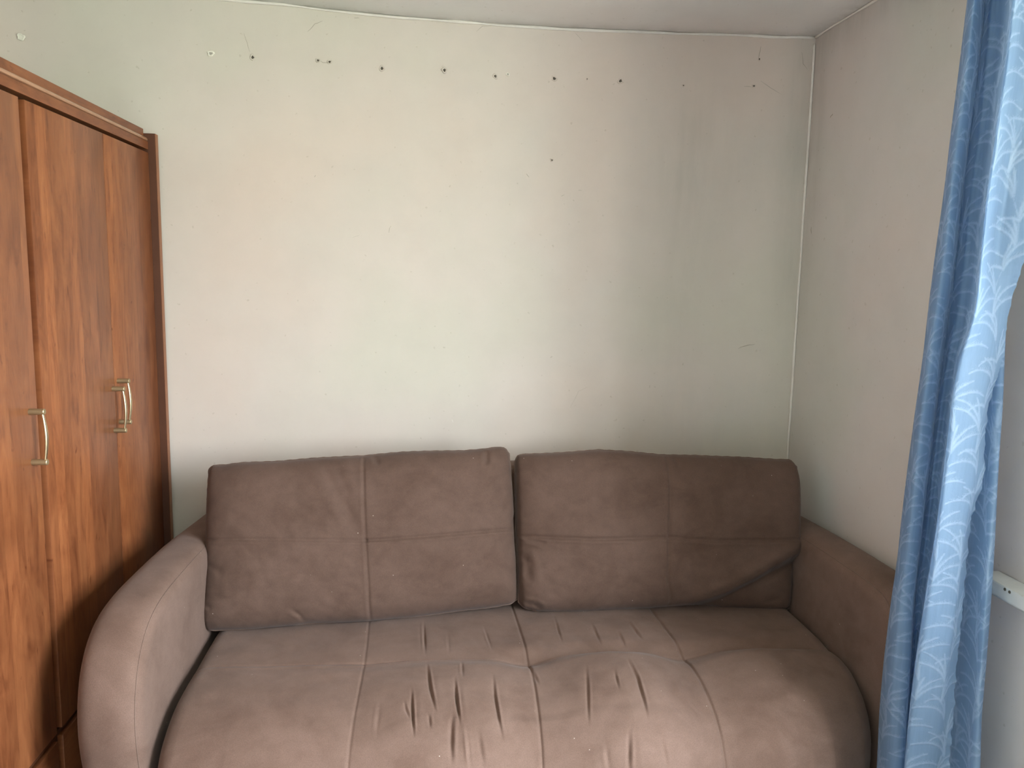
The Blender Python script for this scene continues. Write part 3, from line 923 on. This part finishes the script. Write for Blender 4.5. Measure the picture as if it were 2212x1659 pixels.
# ------------------------------------------------------------------ curtain at the window's edge
TY = np.array([0, 135, 300, 430, 560, 640, 700, 760, 820, 880, 950, 1030, 1120, 1200, 1310, 1420, 1540, 1659], float)
def tr(pts):
    pts = np.array(pts, float)
    return np.interp(TY, pts[:, 1], pts[:, 0])
T_free = tr([(2300, 0), (2285, 135), (2262, 300), (2240, 430), (2213, 560), (2200, 620), (2188, 640), (2176, 700), (2172, 760), (2156, 820), (2137, 880), (2131, 940), (2129, 985), (2130, 1030), (2103, 1112), (2093, 1190), (2090, 1230), (2084, 1265), (2083, 1360), (2073, 1420), (2070, 1480), (2065, 1540), (2057, 1600), (2051, 1659)])
T_crease = tr([(2232, 0), (2215, 135), (2190, 300), (2168, 430), (2152, 560), (2149, 640), (2143, 722), (2130, 780), (2120, 847), (2108, 950), (2085, 1100), (2060, 1300), (2040, 1450), (2015, 1659)])
T_pl = tr([(2183, 0), (2169, 135), (2148, 300), (2130, 422), (2117, 560), (2110, 640), (2101, 700), (2078, 763), (2066, 820), (2057, 880), (2048, 950), (2037, 1033), (2026, 1120), (2015, 1200), (1998, 1310), (1980, 1420), (1965, 1540), (1954, 1659)])
T_lr = tr([(2120, 0), (2109, 135), (2089, 300), (2073, 430), (2061, 560), (2049, 640), (2040, 700), (2033, 760), (2026, 823), (2018, 880), (2010, 950), (2000, 1030), (1990, 1120), (1981, 1200), (1970, 1310), (1965, 1420), (1957, 1540), (1950, 1659)])
T_ll = tr([(2089, 0), (2073, 135), (2051, 300), (2036, 430), (2019, 560), (2008, 640), (2000, 700), (1993, 760), (1985, 820), (1977, 880), (1969, 950), (1959, 1030), (1948, 1120), (1940, 1200), (1924, 1310), (1911, 1420), (1900, 1540), (1894, 1659)])
T_rr = tr([(2226, 0), (2215, 135), (2202, 300), (2190, 430), (2180, 560), (2176, 640), (2172, 700), (2169, 760), (2167, 820), (2165, 880), (2160, 950), (2156, 1030), (2152, 1120), (2147, 1200), (2138, 1310), (2129, 1420), (2120, 1540), (2117, 1659)])
mid = lambda a, b_, f: a*(1-f)+b_*f
# the cloth's path in plan, free edge first: (trace of a fold, its distance into the room)
CTRL = [(T_free, 1.236), (mid(T_free, T_crease, .55), 1.214), (T_crease, 1.190), (mid(T_crease, T_pl, .55), 1.150), (T_pl+3, 1.130), (T_pl+1, 1.150), (T_pl+12, 1.195),
        (mid(T_pl, T_lr, .10), 1.235), (mid(T_pl, T_lr, .36), 1.241), (mid(T_pl, T_lr, .60), 1.233), (mid(T_pl, T_lr, .86), 1.247), (T_lr+2, 1.213), (T_lr-3, 1.181), (mid(T_lr, T_ll, .55), 1.157), (T_ll+3, 1.170), (T_ll+2, 1.203),
        (T_ll+22, 1.235), (mid(T_ll, T_rr, .35), 1.277), (mid(T_ll, T_rr, .62), 1.287), (T_rr-40, 1.273), (T_rr-17, 1.261), (T_rr-3, 1.269), (T_rr-1, 1.289), (T_rr-14, 1.309)]
ZT, ZB, NZ, NS = 2.40, .035, 1150, 430
zs = np.linspace(ZT, ZB, NZ)
XYc = np.zeros((len(CTRL), NZ, 2))
for k, (trc, xd) in enumerate(CTRL):
    pts = np.array([on(a, b_, 0, xd) for a, b_ in zip(trc, TY)])
    o_ = np.argsort(pts[:, 2])
    z_, y_ = pts[o_, 2], pts[o_, 1]
    y = np.interp(zs, z_, y_)
    lo = zs < z_[0]; hi = zs > z_[-1]
    y[lo] = y_[0]+(zs[lo]-z_[0])*(y_[2]-y_[0])/(z_[2]-z_[0])*.4
    y[hi] = y_[-1]+(zs[hi]-z_[-1])*(y_[-1]-y_[-3])/(z_[-1]-z_[-3])
    ker = np.hanning(61 if k else 15); ker /= ker.sum()
    y = np.convolve(np.pad(y, len(ker)//2, mode='edge'), ker, 'valid')
    XYc[k, :, 0] = xd+.004*vnoise(zs*3.0+k*1.7, np.full(NZ, k*.9), 41)
    XYc[k, :, 1] = y+.003*vnoise(zs*4.0+k*2.1, np.full(NZ, k*.7+5), 42)
# scalloped, slightly frayed selvedge, ruffled towards the hem
sc_ = .0065*np.abs(np.sin(zs*math.pi/.052))*(.5+.5*vnoise(zs*5, zs*0, 43))+.0015*vnoise(zs*120, zs*0, 44)
XYc[0, :, 1] += sc_
ruf = sstep(.62, .35, zs)
XYc[0, :, 1] += -.011*np.abs(np.sin(zs*math.pi/.034))*ruf
XYc[1, :, 0] += .010*vnoise(zs*22, zs*0+2, 45)*ruf
XYc[2, :, 0] += .008*vnoise(zs*18, zs*0+4, 46)*ruf
# Catmull-Rom through the folds
K = len(CTRL)
ext = np.concatenate([2*XYc[:1]-XYc[1:2], XYc, 2*XYc[-1:]-XYc[-2:-1]], 0)
seg = np.linalg.norm(np.diff(XYc[:, NZ//2], axis=0), axis=1)
cum = np.concatenate([[0], np.cumsum(seg)])
wgt = np.concatenate([[0], np.cumsum(np.where(np.arange(K-1) < 6, seg*1.8, seg))])
sv = np.interp(np.linspace(0, wgt[-1], NS), wgt, np.arange(K))
PC = np.zeros((NS, NZ, 3))
for i, s_ in enumerate(sv):
    k = min(int(s_), K-2); t = s_-k
    p0, p1, p2, p3 = ext[k], ext[k+1], ext[k+2], ext[k+3]
    PC[i, :, :2] = .5*((2*p1)+(-p0+p2)*t+(2*p0-5*p1+4*p2-p3)*t*t+(-p0+3*p1-3*p2+p3)*t**3)
PC[..., 2] = zs[None]
# cloth coordinates
arc = np.interp(sv, np.arange(K), cum)
# woven fern pattern: stems that wander upward with curled fronds, painted as a raster in cloth coordinates
RES = .0012
GW, GH = int(cum[-1]/RES)+2, int((ZT-ZB)/RES)+2
ras = np.zeros((GW, GH), np.float32)
def stroke(p0, p1, p2, w0, w1, val=1.0, n=46):
    L_ = np.linalg.norm(p1-p0)+np.linalg.norm(p2-p1)
    n = max(12, int(L_/(RES*1.1)))
    for t in np.linspace(0, 1, n):
        p = (1-t)**2*p0+2*t*(1-t)*p1+t*t*p2
        r = w0*(1-t)**.8+w1*t
        i0, i1 = int((p[0]-r)/RES)-1, int((p[0]+r)/RES)+2
        j0, j1 = int((p[1]-r)/RES)-1, int((p[1]+r)/RES)+2
        i0 = max(i0, 0); j0 = max(j0, 0); i1 = min(i1, GW); j1 = min(j1, GH)
        if i0 >= i1 or j0 >= j1: continue
        ii = (np.arange(i0, i1)*RES-p[0])[:, None]; jj = (np.arange(j0, j1)*RES-p[1])[None]
        d = np.sqrt(ii**2+jj**2)
        a = np.clip(1.25-(d/r)*.75-.25*t, 0, 1)*val
        ras[i0:i1, j0:j1] = np.maximum(ras[i0:i1, j0:j1], a)
rp = np.random.default_rng(12)
PER = .30
def frond(p, ang, ln, curl, w):
    # one satin frond: an arc with a bright spine and a soft fringe on its outer side
    q = p.copy(); a = ang
    n = int(ln/.0022)
    for k in range(n):
        t = k/n
        a += curl*.0022/ln
        dq = np.array([math.cos(a), math.sin(a)])*.0022
        nrm_ = np.array([-dq[1], dq[0]])/.0022*(1 if curl < 0 else -1)
        q1 = q+dq
        ww = 1.35*w*(math.sin(math.pi*min(1, .18+.82*t))**.6)
        stroke(q, (q+q1)/2, q1, .0017+.0012*(1-t), .0017, 1.0)
        if k % 3 == 0 and t < .8:
            l_ = ww*(.7+.6*rp.random())
            e_ = q+nrm_*l_*.62+dq/.0022*l_*1.9
            stroke(q, q+nrm_*l_*.30+dq/.0022*l_*.7, e_, .0013, .0005, .80)
        q = q1
for ci, s0 in enumerate(np.arange(.035, cum[-1]+.06, .088)):
    ph = (ci % 2)*PER/2+.05
    stem = lambda h: np.array([s0+.018*math.sin(2*math.pi*(h+ph)/PER), h])
    for q, h in enumerate(np.arange(-.1, ZT-ZB+.1, .050)):
        sd = 1 if q % 2 else -1
        p = stem(h)
        stroke(p, stem(h+.02), stem(h+.050), .0016, .0010, .7)
        ln = .088+.030*rp.random()
        frond(p, math.pi/2-sd*.30, ln, -sd*(1.55+.5*rp.random()), .0080)
        frond(p+np.array([0, .006]), math.pi/2-sd*.10, ln*.80, -sd*(1.0+.4*rp.random()), .0060)
        frond(p+np.array([0, .010]), math.pi/2-sd*.02, ln*.55, -sd*(.25+.3*rp.random()), .0045)
        if q % 2 == 0: frond(p, math.pi/2+sd*.95, ln*.50, sd*1.5, .0060)
si = np.clip((arc/RES).astype(int), 0, GW-1)
zi = np.clip(((zs-ZB)/RES).astype(int), 0, GH-1)
weave = ras[si][:, zi]
m_cur, nt, N, L, b = mat('light_blue_jacquard')
at = nt.nodes.new('ShaderNodeAttribute'); at.attribute_name = 'weave'
wv = at.outputs['Fac']
v = coords(nt)
silk = noise(nt, coords(nt, (140, 140, 6)), 1.0, 3, .6)
col = mixc(nt, wv, (.315, .455, .640), (.49, .63, .80))
col = mixc(nt, 1.0, col, ramp(nt, silk, [(.3, (.93, .94, .95)), (.7, (1.05, 1.04, 1.03))]), 'MULTIPLY')
col = mixc(nt, 1.0, col, ramp(nt, noise(nt, v, 6, 4, .6), [(.3, (.93, .95, .97)), (.7, (1.04, 1.03, 1.02))]), 'MULTIPLY')
L.new(col, b.inputs['Base Color'])
rg = math_n(nt, 'MULTIPLY_ADD', wv, -.26, .56); L.new(rg, b.inputs['Roughness'])
b.inputs['Specular IOR Level'].default_value = .35
b.inputs['Sheen Weight'].default_value = .25
b.inputs['Sheen Roughness'].default_value = .35
hgt = math_n(nt, 'ADD', math_n(nt, 'MULTIPLY', wv, .5), math_n(nt, 'MULTIPLY', noise(nt, v, 24, 4, .65), .8))
bmp = bump(nt, b, hgt, .42, .004)
tl = nt.nodes.new('ShaderNodeBsdfTranslucent'); L.new(col, tl.inputs['Color']); L.new(bmp.outputs[0], tl.inputs['Normal'])
ms = nt.nodes.new('ShaderNodeMixShader'); ms.inputs[0].default_value = .60
L.new(b.outputs[0], ms.inputs[1]); L.new(tl.outputs[0], ms.inputs[2])
L.new(ms.outputs[0], nt.nodes['Material Output'].inputs['Surface'])
curtain = empty('curtain', (1.27, -1.1, ZB), 'light blue jacquard curtain with fern pattern gathered at the window edge', 'curtain')
cloth = grid_mesh('fabric', PC, m_cur, curtain, color=weave)
# header tape and hooks at the top, out of the picture
bm = bmesh.new()
prev = None
hs = PC[::6, 0, :]
for p in hs:
    a = bm.verts.new((p[0]-.0015, p[1], ZT)); b_ = bm.verts.new((p[0]-.0015, p[1], ZT-.06))
    if prev: bm.faces.new((prev[0], prev[1], b_, a))
    prev = (a, b_)
from_bm('header_tape', bm, M_white, curtain)
for k in np.linspace(0, NS-1, 12).astype(int):
    p = PC[k, 0]
    bm = bmesh.new(); bm_tube(bm, [(p[0], p[1], ZT-.02), (p[0], p[1], ZT+.012), (1.29+.35*(p[0]-1.29), p[1], ZT+.0305)], .002, 6)
    from_bm('hook', bm, M_white, curtain)
rail = empty('curtain_rail', (1.29, -1.9, ZT+.04), 'white ceiling curtain rail the blue curtain hangs from', 'curtain rail')
box('track', (1.24, -3.5, ZT+.032), (1.335, -.80, ZT+.05), M_white, rail, .004, 2)
for y in (-.95, -2.0, -3.05):
    box('bracket', (1.275, y-.015, ZT+.05), (1.305, y+.015, HC-.004), M_white, rail)
